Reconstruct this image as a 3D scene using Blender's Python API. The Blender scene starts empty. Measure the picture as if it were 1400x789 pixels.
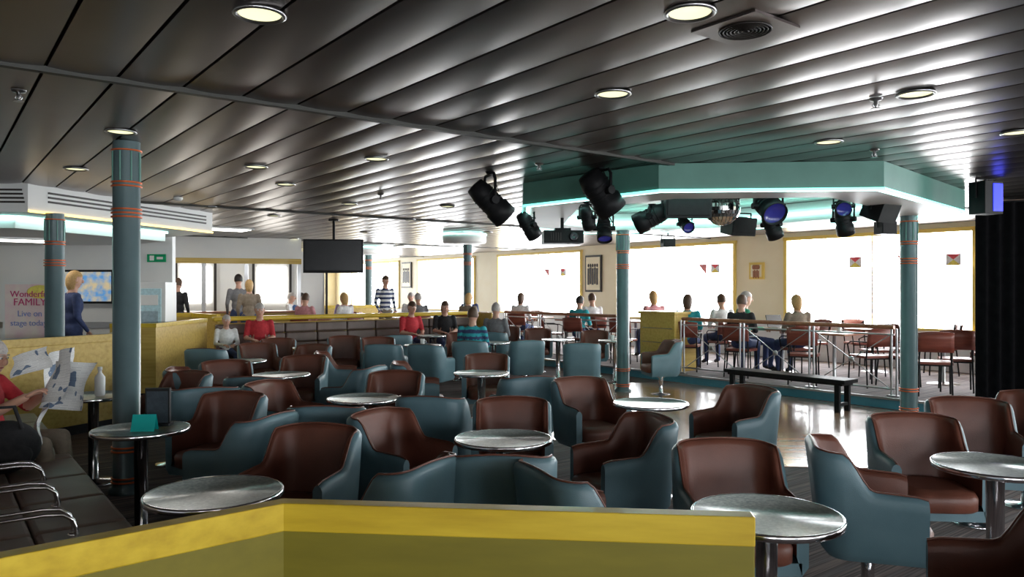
import bpy, math, random
from mathutils import Matrix, Vector
random.seed(7)
scene = bpy.context.scene
TH = math.radians(37.59)
CEIL = 2.75
PI = math.pi

# ------------------------------------------------------------ materials
def mat(name, col, rough=0.6, metal=0.0, col2=None, nscale=20, bump=0.0, bscale=60, emis=None, estr=0, spec=0.5, coat=0):
    m = bpy.data.materials.new(name); m.use_nodes = True
    nt = m.node_tree; b = nt.nodes['Principled BSDF']
    b.inputs['Base Color'].default_value = (*col, 1)
    b.inputs['Roughness'].default_value = rough
    b.inputs['Metallic'].default_value = metal
    b.inputs['Specular IOR Level'].default_value = spec
    b.inputs['Coat Weight'].default_value = coat
    tc = nt.nodes.new('ShaderNodeTexCoord')
    if col2 is not None:
        n = nt.nodes.new('ShaderNodeTexNoise'); n.inputs['Scale'].default_value = nscale
        n.inputs['Detail'].default_value = 4
        nt.links.new(tc.outputs['Object'], n.inputs['Vector'])
        r = nt.nodes.new('ShaderNodeValToRGB')
        r.color_ramp.elements[0].position = 0.35; r.color_ramp.elements[1].position = 0.65
        r.color_ramp.elements[0].color = (*col, 1); r.color_ramp.elements[1].color = (*col2, 1)
        nt.links.new(n.outputs['Fac'], r.inputs['Fac'])
        nt.links.new(r.outputs['Color'], b.inputs['Base Color'])
    if bump > 0:
        n2 = nt.nodes.new('ShaderNodeTexNoise'); n2.inputs['Scale'].default_value = bscale
        nt.links.new(tc.outputs['Object'], n2.inputs['Vector'])
        bp = nt.nodes.new('ShaderNodeBump'); bp.inputs['Strength'].default_value = bump
        bp.inputs['Distance'].default_value = 0.01
        nt.links.new(n2.outputs['Fac'], bp.inputs['Height'])
        nt.links.new(bp.outputs['Normal'], b.inputs['Normal'])
    if emis is not None:
        b.inputs['Emission Color'].default_value = (*emis, 1)
        b.inputs['Emission Strength'].default_value = estr
    return m

def streak_mat(name, cols, scale=(1, 1, 1), nscale=5, rough=0.5, detail=3, coat=0, rot=0, bump=0.0):
    m = bpy.data.materials.new(name); m.use_nodes = True
    nt = m.node_tree; b = nt.nodes['Principled BSDF']
    b.inputs['Roughness'].default_value = rough
    b.inputs['Coat Weight'].default_value = coat
    b.inputs['Coat Roughness'].default_value = 0.08
    tc = nt.nodes.new('ShaderNodeTexCoord'); mp = nt.nodes.new('ShaderNodeMapping')
    mp.inputs['Scale'].default_value = scale; mp.inputs['Rotation'].default_value = (0, 0, rot)
    n = nt.nodes.new('ShaderNodeTexNoise'); n.inputs['Scale'].default_value = nscale; n.inputs['Detail'].default_value = detail
    nt.links.new(tc.outputs['Object'], mp.inputs['Vector']); nt.links.new(mp.outputs['Vector'], n.inputs['Vector'])
    r = nt.nodes.new('ShaderNodeValToRGB'); el = r.color_ramp.elements
    k = len(cols)
    el[0].position = 0.3; el[1].position = 0.7
    el[0].color = (*cols[0], 1); el[1].color = (*cols[-1], 1)
    for i in range(1, k - 1):
        e = el.new(0.3 + 0.4 * i / (k - 1)); e.color = (*cols[i], 1)
    nt.links.new(n.outputs['Fac'], r.inputs['Fac']); nt.links.new(r.outputs['Color'], b.inputs['Base Color'])
    if bump:
        bp = nt.nodes.new('ShaderNodeBump'); bp.inputs['Strength'].default_value = bump; bp.inputs['Distance'].default_value = 0.01
        nt.links.new(n.outputs['Fac'], bp.inputs['Height']); nt.links.new(bp.outputs['Normal'], b.inputs['Normal'])
    return m

def plank_mat(name):
    m = bpy.data.materials.new(name); m.use_nodes = True
    nt = m.node_tree; b = nt.nodes['Principled BSDF']
    tc = nt.nodes.new('ShaderNodeTexCoord')
    br = nt.nodes.new('ShaderNodeTexBrick')
    br.inputs['Scale'].default_value = 1.0
    br.inputs['Brick Width'].default_value = 0.45; br.inputs['Row Height'].default_value = 0.09
    br.inputs['Mortar Size'].default_value = 0.002
    br.inputs['Color1'].default_value = (0.34, 0.16, 0.10, 1); br.inputs['Color2'].default_value = (0.52, 0.27, 0.17, 1)
    br.inputs['Mortar'].default_value = (0.08, 0.035, 0.02, 1)
    nt.links.new(tc.outputs['Object'], br.inputs['Vector']); nt.links.new(br.outputs['Color'], b.inputs['Base Color'])
    b.inputs['Roughness'].default_value = 0.26; b.inputs['Coat Weight'].default_value = 0.7; b.inputs['Coat Roughness'].default_value = 0.13
    return m

def paper_mat(name):
    m = bpy.data.materials.new(name); m.use_nodes = True
    nt = m.node_tree; b = nt.nodes['Principled BSDF']
    tc = nt.nodes.new('ShaderNodeTexCoord')
    br = nt.nodes.new('ShaderNodeTexBrick'); br.inputs['Scale'].default_value = 1
    br.inputs['Brick Width'].default_value = 0.09; br.inputs['Row Height'].default_value = 0.009; br.inputs['Mortar Size'].default_value = 0.003
    br.inputs['Color1'].default_value = (0.5, 0.5, 0.51, 1); br.inputs['Color2'].default_value = (0.75, 0.75, 0.75, 1)
    br.inputs['Mortar'].default_value = (0.85, 0.85, 0.83, 1)
    n = nt.nodes.new('ShaderNodeTexNoise'); n.inputs['Scale'].default_value = 7
    nt.links.new(tc.outputs['UV'], br.inputs['Vector']); nt.links.new(tc.outputs['UV'], n.inputs['Vector'])
    r = nt.nodes.new('ShaderNodeValToRGB'); r.color_ramp.interpolation = 'CONSTANT'
    r.color_ramp.elements[0].color = (0.2, 0.28, 0.42, 1); r.color_ramp.elements[1].position = 0.40; r.color_ramp.elements[1].color = (1, 1, 1, 1)
    nt.links.new(n.outputs['Fac'], r.inputs['Fac'])
    mx = nt.nodes.new('ShaderNodeMix'); mx.data_type = 'RGBA'; mx.blend_type = 'MULTIPLY'; mx.inputs['Factor'].default_value = 1
    nt.links.new(br.outputs['Color'], mx.inputs['A']); nt.links.new(r.outputs['Color'], mx.inputs['B'])
    nt.links.new(mx.outputs['Result'], b.inputs['Base Color'])
    b.inputs['Roughness'].default_value = 0.8
    return m

M = {}
M['teal'] = mat('teal_vinyl', (0.105, 0.19, 0.225), 0.42, 0, (0.125, 0.215, 0.25), 6, 0.12, 250)
M['brown'] = mat('brown_leather', (0.135, 0.045, 0.028), 0.42, 0, (0.175, 0.06, 0.038), 5, 0.15, 200)
M['chrome'] = mat('chrome', (0.7, 0.7, 0.72), 0.16, 1)
M['steel'] = mat('brushed_steel', (0.5, 0.5, 0.51), 0.3, 1)
M['tabletop'] = mat('speckled_laminate', (0.26, 0.30, 0.285), 0.28, 0, (0.46, 0.50, 0.47), 70, 0, coat=0.12)
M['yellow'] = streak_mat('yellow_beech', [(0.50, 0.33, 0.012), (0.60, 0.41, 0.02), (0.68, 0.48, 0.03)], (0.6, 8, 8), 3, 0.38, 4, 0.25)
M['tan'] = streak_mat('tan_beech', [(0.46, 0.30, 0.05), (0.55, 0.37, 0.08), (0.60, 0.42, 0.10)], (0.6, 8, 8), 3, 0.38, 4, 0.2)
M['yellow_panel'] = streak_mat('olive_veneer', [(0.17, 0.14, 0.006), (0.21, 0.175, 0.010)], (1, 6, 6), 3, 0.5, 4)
M['wood'] = streak_mat('handrail_wood', [(0.28, 0.10, 0.05), (0.42, 0.17, 0.08)], (1, 8, 8), 3, 0.35, 4)
M['redwood'] = streak_mat('cherry_ply', [(0.17, 0.035, 0.022), (0.26, 0.065, 0.04)], (1, 8, 8), 3, 0.4, 4)
M['carpet'] = streak_mat('striped_carpet', [(0.03, 0.02, 0.02), (0.14, 0.115, 0.11), (0.045, 0.028, 0.028), (0.21, 0.15, 0.135), (0.035, 0.028, 0.028)], (0.35, 14, 1), 1.6, 0.95, 2, bump=0.2)
M['carpet2'] = streak_mat('deck_carpet', [(0.09, 0.08, 0.09), (0.26, 0.22, 0.22), (0.1, 0.08, 0.09)], (0.35, 14, 1), 1.6, 0.95, 2)
M['dance'] = plank_mat('parquet')
M['riser'] = mat('blue_riser', (0.09, 0.28, 0.36), 0.35, 0, (0.10, 0.31, 0.4), 5)
M['ceil'] = mat('ceiling_metal', (0.18, 0.155, 0.145), 0.31, 0.9, (0.205, 0.175, 0.165), 2)
M['slab'] = mat('ceiling_light_block', (0.01, 0.01, 0.01), 0.9)
M['trim'] = mat('ceiling_trim', (0.05, 0.05, 0.045), 0.5, 0.3)
M['white'] = mat('white_paint', (0.8, 0.8, 0.78), 0.5, 0, (0.77, 0.78, 0.77), 3)
M['cream'] = mat('cream_paint', (0.88, 0.79, 0.54), 0.5, 0, (0.9, 0.82, 0.58), 3)
M['yframe'] = mat('yellow_frame', (0.85, 0.64, 0.15), 0.45)
M['black'] = mat('black_metal', (0.007, 0.007, 0.008), 0.5, 0, (0.010, 0.010, 0.011), 20, spec=0.2)
M['blackgloss'] = mat('screen_black', (0.006, 0.007, 0.009), 0.25, spec=0.3)
M['colpaint'] = mat('column_teal', (0.09, 0.14, 0.15), 0.28, 0.1, (0.105, 0.16, 0.17), 5)
M['green'] = mat('canopy_green', (0.095, 0.25, 0.205), 0.4, 0, (0.11, 0.28, 0.23), 4)
M['copper'] = mat('copper_ring', (0.75, 0.16, 0.05), 0.3, 0.6)
M['lamp'] = mat('lamp_glow', (1, 0.95, 0.7), 0.5, emis=(0.95, 0.93, 0.55), estr=1.3)
M['fill_glow'] = mat('fill_light_glow', (1, 1, 1), 0.5, emis=(1.0, 0.97, 0.9), estr=7)  # glow for the added fill panels and the bar's bright window stand-ins
M['cyan'] = mat('cyan_led', (0.5, 1, 0.9), 0.5, emis=(0.5, 1.0, 0.93), estr=8)
M['neon'] = mat('cyan_neon_edge', (0.5, 1, 0.9), 0.5, emis=(0.25, 1.0, 0.88), estr=1.6)
M['warmled'] = mat('warm_led', (1, 0.8, 0.3), 0.5, emis=(1.0, 0.65, 0.15), estr=3)
M['blue'] = mat('blue_lens', (0.05, 0.05, 0.9), 0.3, emis=(0.03, 0.05, 1.0), estr=1.6)
M['bluedim'] = mat('blue_lens_dim', (0.02, 0.02, 0.12), 0.2, emis=(0.1, 0.1, 0.9), estr=0.08)
M['lens'] = mat('glass_lens', (0.03, 0.03, 0.04), 0.12)
M['mirror'] = mat('mirror_facets', (0.9, 0.9, 0.9), 0.05, 1)
M['curtain'] = mat('black_velvet', (0.004, 0.004, 0.005), 0.95, 0, (0.007, 0.007, 0.008), 10, spec=0.1)
M['bench'] = mat('taupe_vinyl', (0.235, 0.175, 0.145), 0.45, 0, (0.28, 0.21, 0.18), 5, 0.12, 200)
M['bench_dark'] = mat('umber_vinyl', (0.11, 0.075, 0.06), 0.4, 0, (0.14, 0.095, 0.08), 5, 0.12, 200)
M['paper'] = paper_mat('newsprint')
M['pink'] = mat('poster_pink', (0.85, 0.6, 0.65), 0.5, 0, (0.9, 0.82, 0.72), 4)
M['posterblue'] = mat('poster_blue', (0.25, 0.3, 0.6), 0.5)
M['magenta'] = mat('poster_magenta', (0.6, 0.06, 0.2), 0.5)
M['tealcard'] = mat('teal_card', (0.0, 0.36, 0.33), 0.5)
M['skin'] = mat('skin', (0.55, 0.30, 0.21), 0.5, 0, (0.6, 0.34, 0.25), 12)
M['lip'] = mat('lips', (0.35, 0.09, 0.08), 0.5)
M['eyew'] = mat('eye_white', (0.8, 0.8, 0.8), 0.3)
M['dark'] = mat('dark_detail', (0.02, 0.015, 0.012), 0.5)
def cloth(n, c):
    k = 'cloth_' + n
    if k not in M:
        M[k] = mat(k, c, 0.85, 0, tuple(min(1, x * 1.25 + 0.005) for x in c), 25, 0.2, 80)
    return M[k]
for n, c in dict(red=(0.45, 0.025, 0.035), navy=(0.025, 0.04, 0.11), grey=(0.16, 0.16, 0.17), khaki=(0.2, 0.16, 0.12), black=(0.012, 0.012, 0.014),
                 teal=(0.02, 0.30, 0.34), green=(0.03, 0.26, 0.15), white=(0.65, 0.65, 0.65), lilac=(0.35, 0.27, 0.4), blue=(0.08, 0.16, 0.36), pinkish=(0.55, 0.25, 0.27)).items():
    cloth(n, c)
for n, c in dict(blond=(0.42, 0.26, 0.10), brownhair=(0.07, 0.035, 0.018), greyhair=(0.36, 0.33, 0.31), darkhair=(0.015, 0.01, 0.008)).items():
    M[n] = mat('hair_' + n, c, 0.55, 0, tuple(x * 1.4 for x in c), 60, 0.3, 120)

# ------------------------------------------------------------ mesh builder
class MB:
    def __init__(s):
        s.v = []; s.f = []; s.m = []; s.s = []; s.mats = []; s.M = Matrix(); s.uv = None
    def mi(s, m):
        m = M[m] if isinstance(m, str) else m
        if m not in s.mats: s.mats.append(m)
        return s.mats.index(m)
    def add(s, vs, fs, m, smooth=False):
        o = len(s.v); s.v += [s.M @ Vector(p) for p in vs]
        if not isinstance(m, (list, tuple)): m = [m] * len(fs)
        for f, mm in zip(fs, m):
            s.f.append([i + o for i in f]); s.m.append(s.mi(mm)); s.s.append(smooth)
    def box(s, c, d, m, rz=0, rx=0, ry=0):
        R = Matrix.Rotation(rz, 3, 'Z') @ Matrix.Rotation(ry, 3, 'Y') @ Matrix.Rotation(rx, 3, 'X')
        vs = [Vector(c) + R @ Vector((x * d[0] / 2, y * d[1] / 2, z * d[2] / 2)) for z in (-1, 1) for y in (-1, 1) for x in (-1, 1)]
        s.add(vs, [(0, 2, 3, 1), (4, 5, 7, 6), (0, 1, 5, 4), (2, 6, 7, 3), (0, 4, 6, 2), (1, 3, 7, 5)], m)
    def tube(s, pts, rad, m, seg=12, caps=True, smooth=True, closed=False):
        pts = [Vector(p) for p in pts]; n = len(pts)
        if not isinstance(rad, (list, tuple)): rad = [rad] * n
        T = []
        for i in range(n):
            a = pts[(i - 1) % n] if (i > 0 or closed) else pts[i]; b = pts[(i + 1) % n] if (i < n - 1 or closed) else pts[i]
            T.append((b - a).normalized())
        ref = Vector((0, 0, 1)) if abs(T[0].z) < 0.9 else Vector((1, 0, 0))
        X = T[0].cross(ref).normalized(); vs = []
        for i in range(n):
            X = (X - T[i] * X.dot(T[i])).normalized(); Y = T[i].cross(X)
            for k in range(seg):
                a = 2 * PI * k / seg
                vs.append(pts[i] + (X * math.cos(a) + Y * math.sin(a)) * rad[i])
        fs = []
        for i in range(n if closed else n - 1):
            j = (i + 1) % n
            for k in range(seg):
                k2 = (k + 1) % seg
                fs.append((i * seg + k, i * seg + k2, j * seg + k2, j * seg + k))
        s.add(vs, fs, m, smooth)
        if caps and not closed:
            s.add(vs[:seg], [tuple(range(seg))[::-1]], m); s.add(vs[-seg:], [tuple(range(seg))], m)
    def lathe(s, prof, c, m, seg=32, smooth=True, axis=None):
        R = Matrix() if axis is None else Vector(axis).normalized().to_track_quat('Z', 'Y').to_matrix().to_4x4()
        vs = []
        for r, z in prof:
            for k in range(seg):
                a = 2 * PI * k / seg
                vs.append(Vector(c) + (R @ Vector((r * math.cos(a), r * math.sin(a), z))))
        fs = []; mm = []
        ml = m if isinstance(m, (list, tuple)) else [m] * (len(prof) - 1)
        for i in range(len(prof) - 1):
            for k in range(seg):
                k2 = (k + 1) % seg
                fs.append((i * seg + k, i * seg + k2, (i + 1) * seg + k2, (i + 1) * seg + k)); mm.append(ml[i])
        s.add(vs, fs, mm, smooth)
        if prof[0][0] > 1e-4: s.add(vs[:seg], [tuple(range(seg))[::-1]], ml[0])
        if prof[-1][0] > 1e-4: s.add(vs[-seg:], [tuple(range(seg))], ml[-1])
    def ell(s, c, r, m, seg=16, rings=10, R=None, cond=None, zf=None):
        vs = []; fs = []
        R = R or Matrix.Identity(3)
        for i in range(rings + 1):
            p = PI * i / rings
            for k in range(seg):
                a = 2 * PI * k / seg
                n = Vector((math.sin(p) * math.cos(a), math.sin(p) * math.sin(a), math.cos(p)))
                q = Vector((n.x * r[0], n.y * r[1], n.z * r[2]))
                if zf and n.z < 0: q.z *= zf
                vs.append(Vector(c) + R @ q)
        for i in range(rings):
            p = PI * (i + 0.5) / rings
            for k in range(seg):
                a = 2 * PI * (k + 0.5) / seg
                n = (math.sin(p) * math.cos(a), math.sin(p) * math.sin(a), math.cos(p))
                if cond and not cond(*n): continue
                fs.append((i * seg + k, (i + 1) * seg + k, (i + 1) * seg + (k + 1) % seg, i * seg + (k + 1) % seg))
        s.add(vs, fs, m, True)
    def prism(s, poly, z0, z1, m, mtop=None, mbot=None):
        n = len(poly); vs = [(x, y, z0) for x, y in poly] + [(x, y, z1) for x, y in poly]
        fs = [(i, (i + 1) % n, n + (i + 1) % n, n + i) for i in range(n)]
        s.add(vs, fs + [tuple(range(n))[::-1], tuple(range(n, 2 * n))], [m] * n + [mbot or m, mtop or m])
    def obj(s, name, loc=(0, 0, 0), rz=0, bevel=0, parent=None, seg=2):
        me = bpy.data.meshes.new(name); me.from_pydata([tuple(v) for v in s.v], [], s.f)
        for m in s.mats: me.materials.append(m)
        me.polygons.foreach_set('material_index', s.m); me.polygons.foreach_set('use_smooth', s.s); me.update()
        if s.uv: s.uv(me)
        o = bpy.data.objects.new(name, me); scene.collection.objects.link(o)
        o.location = loc; o.rotation_euler = (0, 0, rz)
        if parent: o.parent = parent
        if bevel:
            b = o.modifiers.new('bevel', 'BEVEL'); b.width = bevel; b.segments = seg; b.limit_method = 'ANGLE'
            b.angle_limit = math.radians(50); b.harden_normals = False
        return o
def inst(src, name, loc, rz=0):
    o = bpy.data.objects.new(name, src.data); scene.collection.objects.link(o)
    o.location = loc; o.rotation_euler = (0, 0, rz)
    for md in src.modifiers:
        if md.type == 'BEVEL':
            b = o.modifiers.new('bevel', 'BEVEL'); b.width = md.width; b.segments = md.segments; b.limit_method = 'ANGLE'; b.angle_limit = md.angle_limit
    return o
def W(v, u): return (0.7924 * v - 0.61 * u, 0.61 * v + 0.7924 * u)
def face(dx, dy): return math.atan2(dy, dx) - PI / 2

# ------------------------------------------------------------ room shell (local x = v across ship, local y = u along windows)
VW = 14.17; U0 = -6.0; U1 = 31.0; V0 = -8.0
b = MB(); b.box(((V0 + VW) / 2, (U0 + U1) / 2, -0.05), (VW - V0 + 0.4, U1 - U0 + 0.4, 0.1), 'carpet'); b.obj('floor', rz=TH)
OCT = [(0.12, 8.3), (1.35, 7.0), (3.35, 6.85), (5.3, 8.9), (5.0, 9.7), (3.2, 12.0), (1.2, 12.4), (0.15, 11.2)]
b = MB()
b.prism([(0.3, 8.2), (1.35, 6.9), (3.35, 6.75), (5.3, 8.8), (4.95, 10.0), (2.9, 12.8), (1.2, 13.0), (0.3, 11.2)], 0.0, 0.006, 'dance')
b.obj('dance_floor')
E = 10.15; UB = 13.75
b = MB()
b.prism([(E, U0), (VW, U0), (VW, U1), (V0, U1), (V0, UB), (E, UB)], 0.0, 0.15, 'riser', 'carpet2')
b.box((E - 0.012, (U0 + UB) / 2, 0.135), (0.03, UB - U0, 0.03), 'steel')
b.obj('floor_raised_deck', rz=TH)
# ceiling of long metal panels
b = MB()
b.box(((V0 + VW) / 2, (U0 + U1) / 2, CEIL + 0.09), (VW - V0 + 0.4, U1 - U0 + 0.4, 0.1), 'slab')  # slab added above the panels to block light, dark in the gaps
segs = [U0, 4.65, 11.0, 17.3, 23.6, U1]
pitch = 0.34; v = V0; ns = 8
while v < VW:
    for a, c in zip(segs[:-1], segs[1:]):
        a2 = a + 0.012; c2 = c - 0.012; vs = []; w = pitch - 0.018
        for i in range(ns + 1):
            t = i / ns; x = v + t * w; z = CEIL + 0.009 * (2 * t - 1) ** 2
            vs += [(x, a2, z), (x, c2, z)]
        vs = [(v, a2, CEIL + 0.035), (v, c2, CEIL + 0.035)] + vs + [(v + w, a2, CEIL + 0.035), (v + w, c2, CEIL + 0.035)]
        nn = len(vs) // 2
        b.add(vs, [(2 * i, 2 * i + 1, 2 * i + 3, 2 * i + 2) for i in range(nn - 1)], 'ceil', True)
    v += pitch
oc = b.obj('ceiling', rz=TH)
try:
    oc.data.set_sharp_from_angle(angle=math.radians(40))
except Exception as e: print(e)
for i, u in enumerate(segs[1:-1]):
    b = MB(); b.box(((V0 + VW) / 2, u, CEIL - 0.004), (VW - V0, 0.05, 0.03), 'trim'); b.obj('trim_ceiling_%d' % (i + 1), rz=TH)

# window wall
wins = [(-4.6, -1.0), (0.4, 4.0), (5.46, 9.06), (10.32, 13.92), (15.3, 19.1), (20.4, 24.0), (25.4, 29.4)]
ZS, ZT = 0.85, 2.66
b = MB(); t = 0.2; xc = VW + t / 2
b.box((xc, (U0 + U1) / 2, ZS / 2), (t, U1 - U0, ZS), 'white')
b.box((xc, (U0 + U1) / 2, (ZT + CEIL + 0.1) / 2), (t, U1 - U0, CEIL + 0.1 - ZT), 'cream')
pe = U0
for a, c in wins + [(U1, U1)]:
    b.box((xc, (pe + a) / 2, (ZS + ZT) / 2), (t, a - pe, ZT - ZS), 'cream'); pe = c
b.obj('wall_windows', rz=TH)
for i, (a, c) in enumerate(wins):
    b = MB(); m = (a + c) / 2; f = 0.07
    b.box((VW - 0.01, m, ZT - f / 2), (0.06, c - a + 0.1, f), 'yframe'); b.box((VW - 0.03, m, ZS + 0.02), (0.14, c - a + 0.1, 0.04), 'yframe')
    for q in (a, c): b.box((VW - 0.01, q, (ZS + ZT) / 2), (0.06, f, ZT - ZS), 'yframe')
    b.box((VW + 0.05, m, (ZS + ZT) / 2), (0.04, 0.03, ZT - ZS), 'white')
    b.obj('window_%d' % (i + 1), rz=TH)
def portal(name, loc, d, w, h):
    L = bpy.data.lights.new(name, 'AREA'); L.shape = 'RECTANGLE'; L.size = w; L.size_y = h; L.energy = 1
    L.cycles.is_portal = True
    o = bpy.data.objects.new(name, L); scene.collection.objects.link(o); o.location = loc
    o.rotation_euler = Vector(d).to_track_quat('-Z', 'Y').to_euler()
D2 = Vector((0.7924, 0.61, 0)); D1 = Vector((-0.61, 0.7924, 0))
for i, (a, c) in enumerate(wins):
    x, y = W(VW + 0.15, (a + c) / 2); portal('daylight_portal', (x, y, (ZS + ZT) / 2), -D2, c - a, ZT - ZS)
# far wall with windows, port and rear walls
b = MB(); y = U1 + 0.1
b.box(((V0 + VW) / 2, y, 0.45), (VW - V0 + 0.4, 0.2, 0.95), 'cream'); b.box(((V0 + VW) / 2, y, 2.75), (VW - V0 + 0.4, 0.2, 0.2), 'cream')
fw = [(3.0, 7.5), (8.5, 13.2)]
pe = V0 - 0.2
for a, c in fw + [(VW + 0.2, 0)]:
    b.box(((pe + a) / 2, y, 1.8), (a - pe, 0.2, 1.8), 'cream'); pe = c
b.obj('wall_far', rz=TH)
for a, c in fw:
    x, yy = W((a + c) / 2, U1 + 0.15); portal('daylight_portal_far', (x, yy, 1.8), -D1, c - a, 1.75)
b = MB(); b.box((V0 - 0.1, (U0 + U1) / 2, 1.4), (0.2, U1 - U0, 2.9), 'white'); b.obj('wall_port', rz=TH)
b = MB(); y = U0 - 0.1
b.box(((V0 + VW) / 2, y, 0.5), (VW - V0 + 0.4, 0.2, 1.0), 'white'); b.box(((V0 + VW) / 2, y, 2.55), (VW - V0 + 0.4, 0.2, 0.6), 'white')
rw = [(-7.0, -4.6), (-2.8, -0.4), (1.4, 3.8), (5.6, 8.0), (9.8, 12.2)]  # unseen window openings, added to let fill light in from behind
pe = V0 - 0.2
for a, c in rw + [(VW + 0.2, 0)]:
    b.box(((pe + a) / 2, y, 1.65), (a - pe, 0.2, 1.4), 'white'); pe = c
b.obj('wall_rear', rz=TH)
for a, c in rw:
    x, yy = W((a + c) / 2, U0 - 0.15); portal('fill_portal_rear', (x, yy, 1.62), D1, c - a, 1.25)

# ------------------------------------------------------------ wall pictures + flags
def picture(name, v, u, z, w, h, fm, pm):
    b = MB()
    b.box((VW - 0.02, u, z), (0.04, w, h), fm); b.box((VW - 0.045, u, z), (0.012, w - 0.1, h - 0.1), 'cream')
    for k in range(5):
        b.box((VW - 0.055, u + (k - 2) * (w - 0.2) / 5, z - 0.08 + 0.02 * (k % 2)), (0.008, (w - 0.2) / 7, h * 0.45), pm)
        b.ell((VW - 0.055, u + (k - 2) * (w - 0.2) / 5, z + h * 0.22), (0.01, 0.035, 0.05), pm, 8, 6)
    b.obj(name, rz=TH)
picture('framed_picture', VW, 14.8, 2.0, 0.62, 0.98, 'dark', 'dark')
picture('framed_picture', VW, 9.75, 1.98, 0.36, 0.36, 'yframe', 'wood')
picture('framed_picture', VW, 24.8, 2.1, 0.7, 0.95, 'dark', 'dark')
fl = [cloth('flagred', (0.75, 0.12, 0.14)), cloth('flagyellow', (0.85, 0.7, 0.15)), cloth('flagwhite', (0.85, 0.85, 0.85)), cloth('flaggreen', (0.2, 0.55, 0.45)), cloth('flagpink', (0.8, 0.3, 0.3))]
for us, z in (((5.75, 6.6, 7.5), 2.2), ((10.75, 11.1), 2.15), ((15.9, 16.6), 2.15)):
    b = MB(); x0 = VW - 0.14
    b.tube([(x0 + 0.05, us[0] - 0.2, z + 0.12), (x0, us[0], z + 0.01), (x0, us[-1], z + 0.01), (x0 + 0.05, us[-1] + 0.2, z + 0.12)], 0.003, 'white', 5)
    for k, u in enumerate(us):
        w = 0.12
        if k % 2: b.add([(x0, u - w, z), (x0, u + w, z), (x0 - 0.01, u - w, z - 0.24)], [(0, 1, 2)], fl[(k * 4) % 5])
        else: b.add([(x0, u - w, z), (x0, u + w, z), (x0, u + w, z - 0.2), (x0, u - w, z - 0.2), (x0 - 0.004, u, z - 0.1)], [(0, 1, 4), (1, 2, 4), (2, 3, 4), (3, 0, 4)], [fl[0], fl[2], fl[1], fl[2]])
    b.obj('signal_flag_bunting', rz=TH)

# ------------------------------------------------------------ columns
def column(x, y, z0, top, r=0.1, name='column'):
    b = MB()
    b.lathe([(r + 0.03, 0), (r + 0.03, 0.03), (r, 0.05), (r, top - z0)], (0, 0, 0), 'colpaint', 32)
    for h in (top - 0.07, top - 0.32, top - 0.35, top - 0.53, top - 0.56, top - 0.59, z0 + 0.36, z0 + 0.33, z0 + 0.12, z0 + 0.09):
        h -= z0
        b.lathe([(r + 0.001, h - 0.007), (r + 0.012, h - 0.005), (r + 0.012, h + 0.005), (r + 0.001, h + 0.007)], (0, 0, 0), 'copper', 32)
    for k in range(8):
        a = k * PI / 4; b.tube([(r * math.cos(a) * 1.03, r * math.sin(a) * 1.03, top - z0 - 0.31), (r * math.cos(a) * 1.03, r * math.sin(a) * 1.03, top - z0 - 0.08)], 0.006, 'green', 6)
    b.obj(name, (x, y, z0))
column(-3.03, 5.98, 0, CEIL)
column(4.93, 9.45, 0, 2.5)
column(1.72, 11.8, 0, 2.5)
column(-1.05, 18.0, 0.15, CEIL)
column(-4.15, 22, 0.15, CEIL)
column(-6.6, 24, 0.15, CEIL)
column(-5.2, 8.65, 0, 2.45)
# ------------------------------------------------------------ canopy over the dance floor
b = MB(); n = len(OCT); cx = sum(p[0] for p in OCT) / n; cy = sum(p[1] for p in OCT) / n
def off(poly, d):
    return [(x + (cx - x) / math.hypot(cx - x, cy - y) * d, y + (cy - y) / math.hypot(cx - x, cy - y) * d) for x, y in poly]
inn = off(OCT, 0.7)
def ringpoly(o, i, z0, z1, mo, mb):
    for k in range(n):
        j = (k + 1) % n
        b.add([(*o[k], z0), (*o[j], z0), (*o[j], z1), (*o[k], z1)], [(0, 1, 2, 3)], mo)
        b.add([(*i[k], z0), (*i[j], z0), (*i[j], z1), (*i[k], z1)], [(3, 2, 1, 0)], mb)
        b.add([(*o[k], z0), (*o[j], z0), (*i[j], z0), (*i[k], z0)], [(3, 2, 1, 0)], mb)
ringpoly(OCT, inn, 2.5, CEIL, 'green', 'white')
oo = off(OCT, 0.05); oi = off(OCT, 0.09); o1 = off(OCT, -0.012)
for k in range(n):
    j = (k + 1) % n
    b.add([(*oo[k], 2.492), (*oo[j], 2.492), (*oi[j], 2.492), (*oi[k], 2.492)], [(0, 1, 2, 3)], 'cyan')
    # neon tube moulding along the bottom outer edge
    b.add([(*o1[k], 2.488), (*o1[j], 2.488), (*o1[j], 2.512), (*o1[k], 2.512), (*OCT[k], 2.488), (*OCT[j], 2.488), (*OCT[j], 2.512), (*OCT[k], 2.512)], [(0, 1, 2, 3), (0, 4, 5, 1), (3, 2, 6, 7), (4, 7, 6, 5)], 'neon')
i1 = off(OCT, 0.72); i2 = off(OCT, 0.76)
for k in range(n):
    j = (k + 1) % n
    b.add([(*i1[k], 2.60), (*i1[j], 2.60), (*i2[j], 2.60), (*i2[k], 2.60)], [(0, 1, 2, 3)], 'cyan')
    b.add([(*i1[k], 2.61), (*i1[j], 2.61), (*i2[j], 2.61), (*i2[k], 2.61)], [(0, 1, 2, 3)], 'cyan')
b.obj('stage_canopy')

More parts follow.
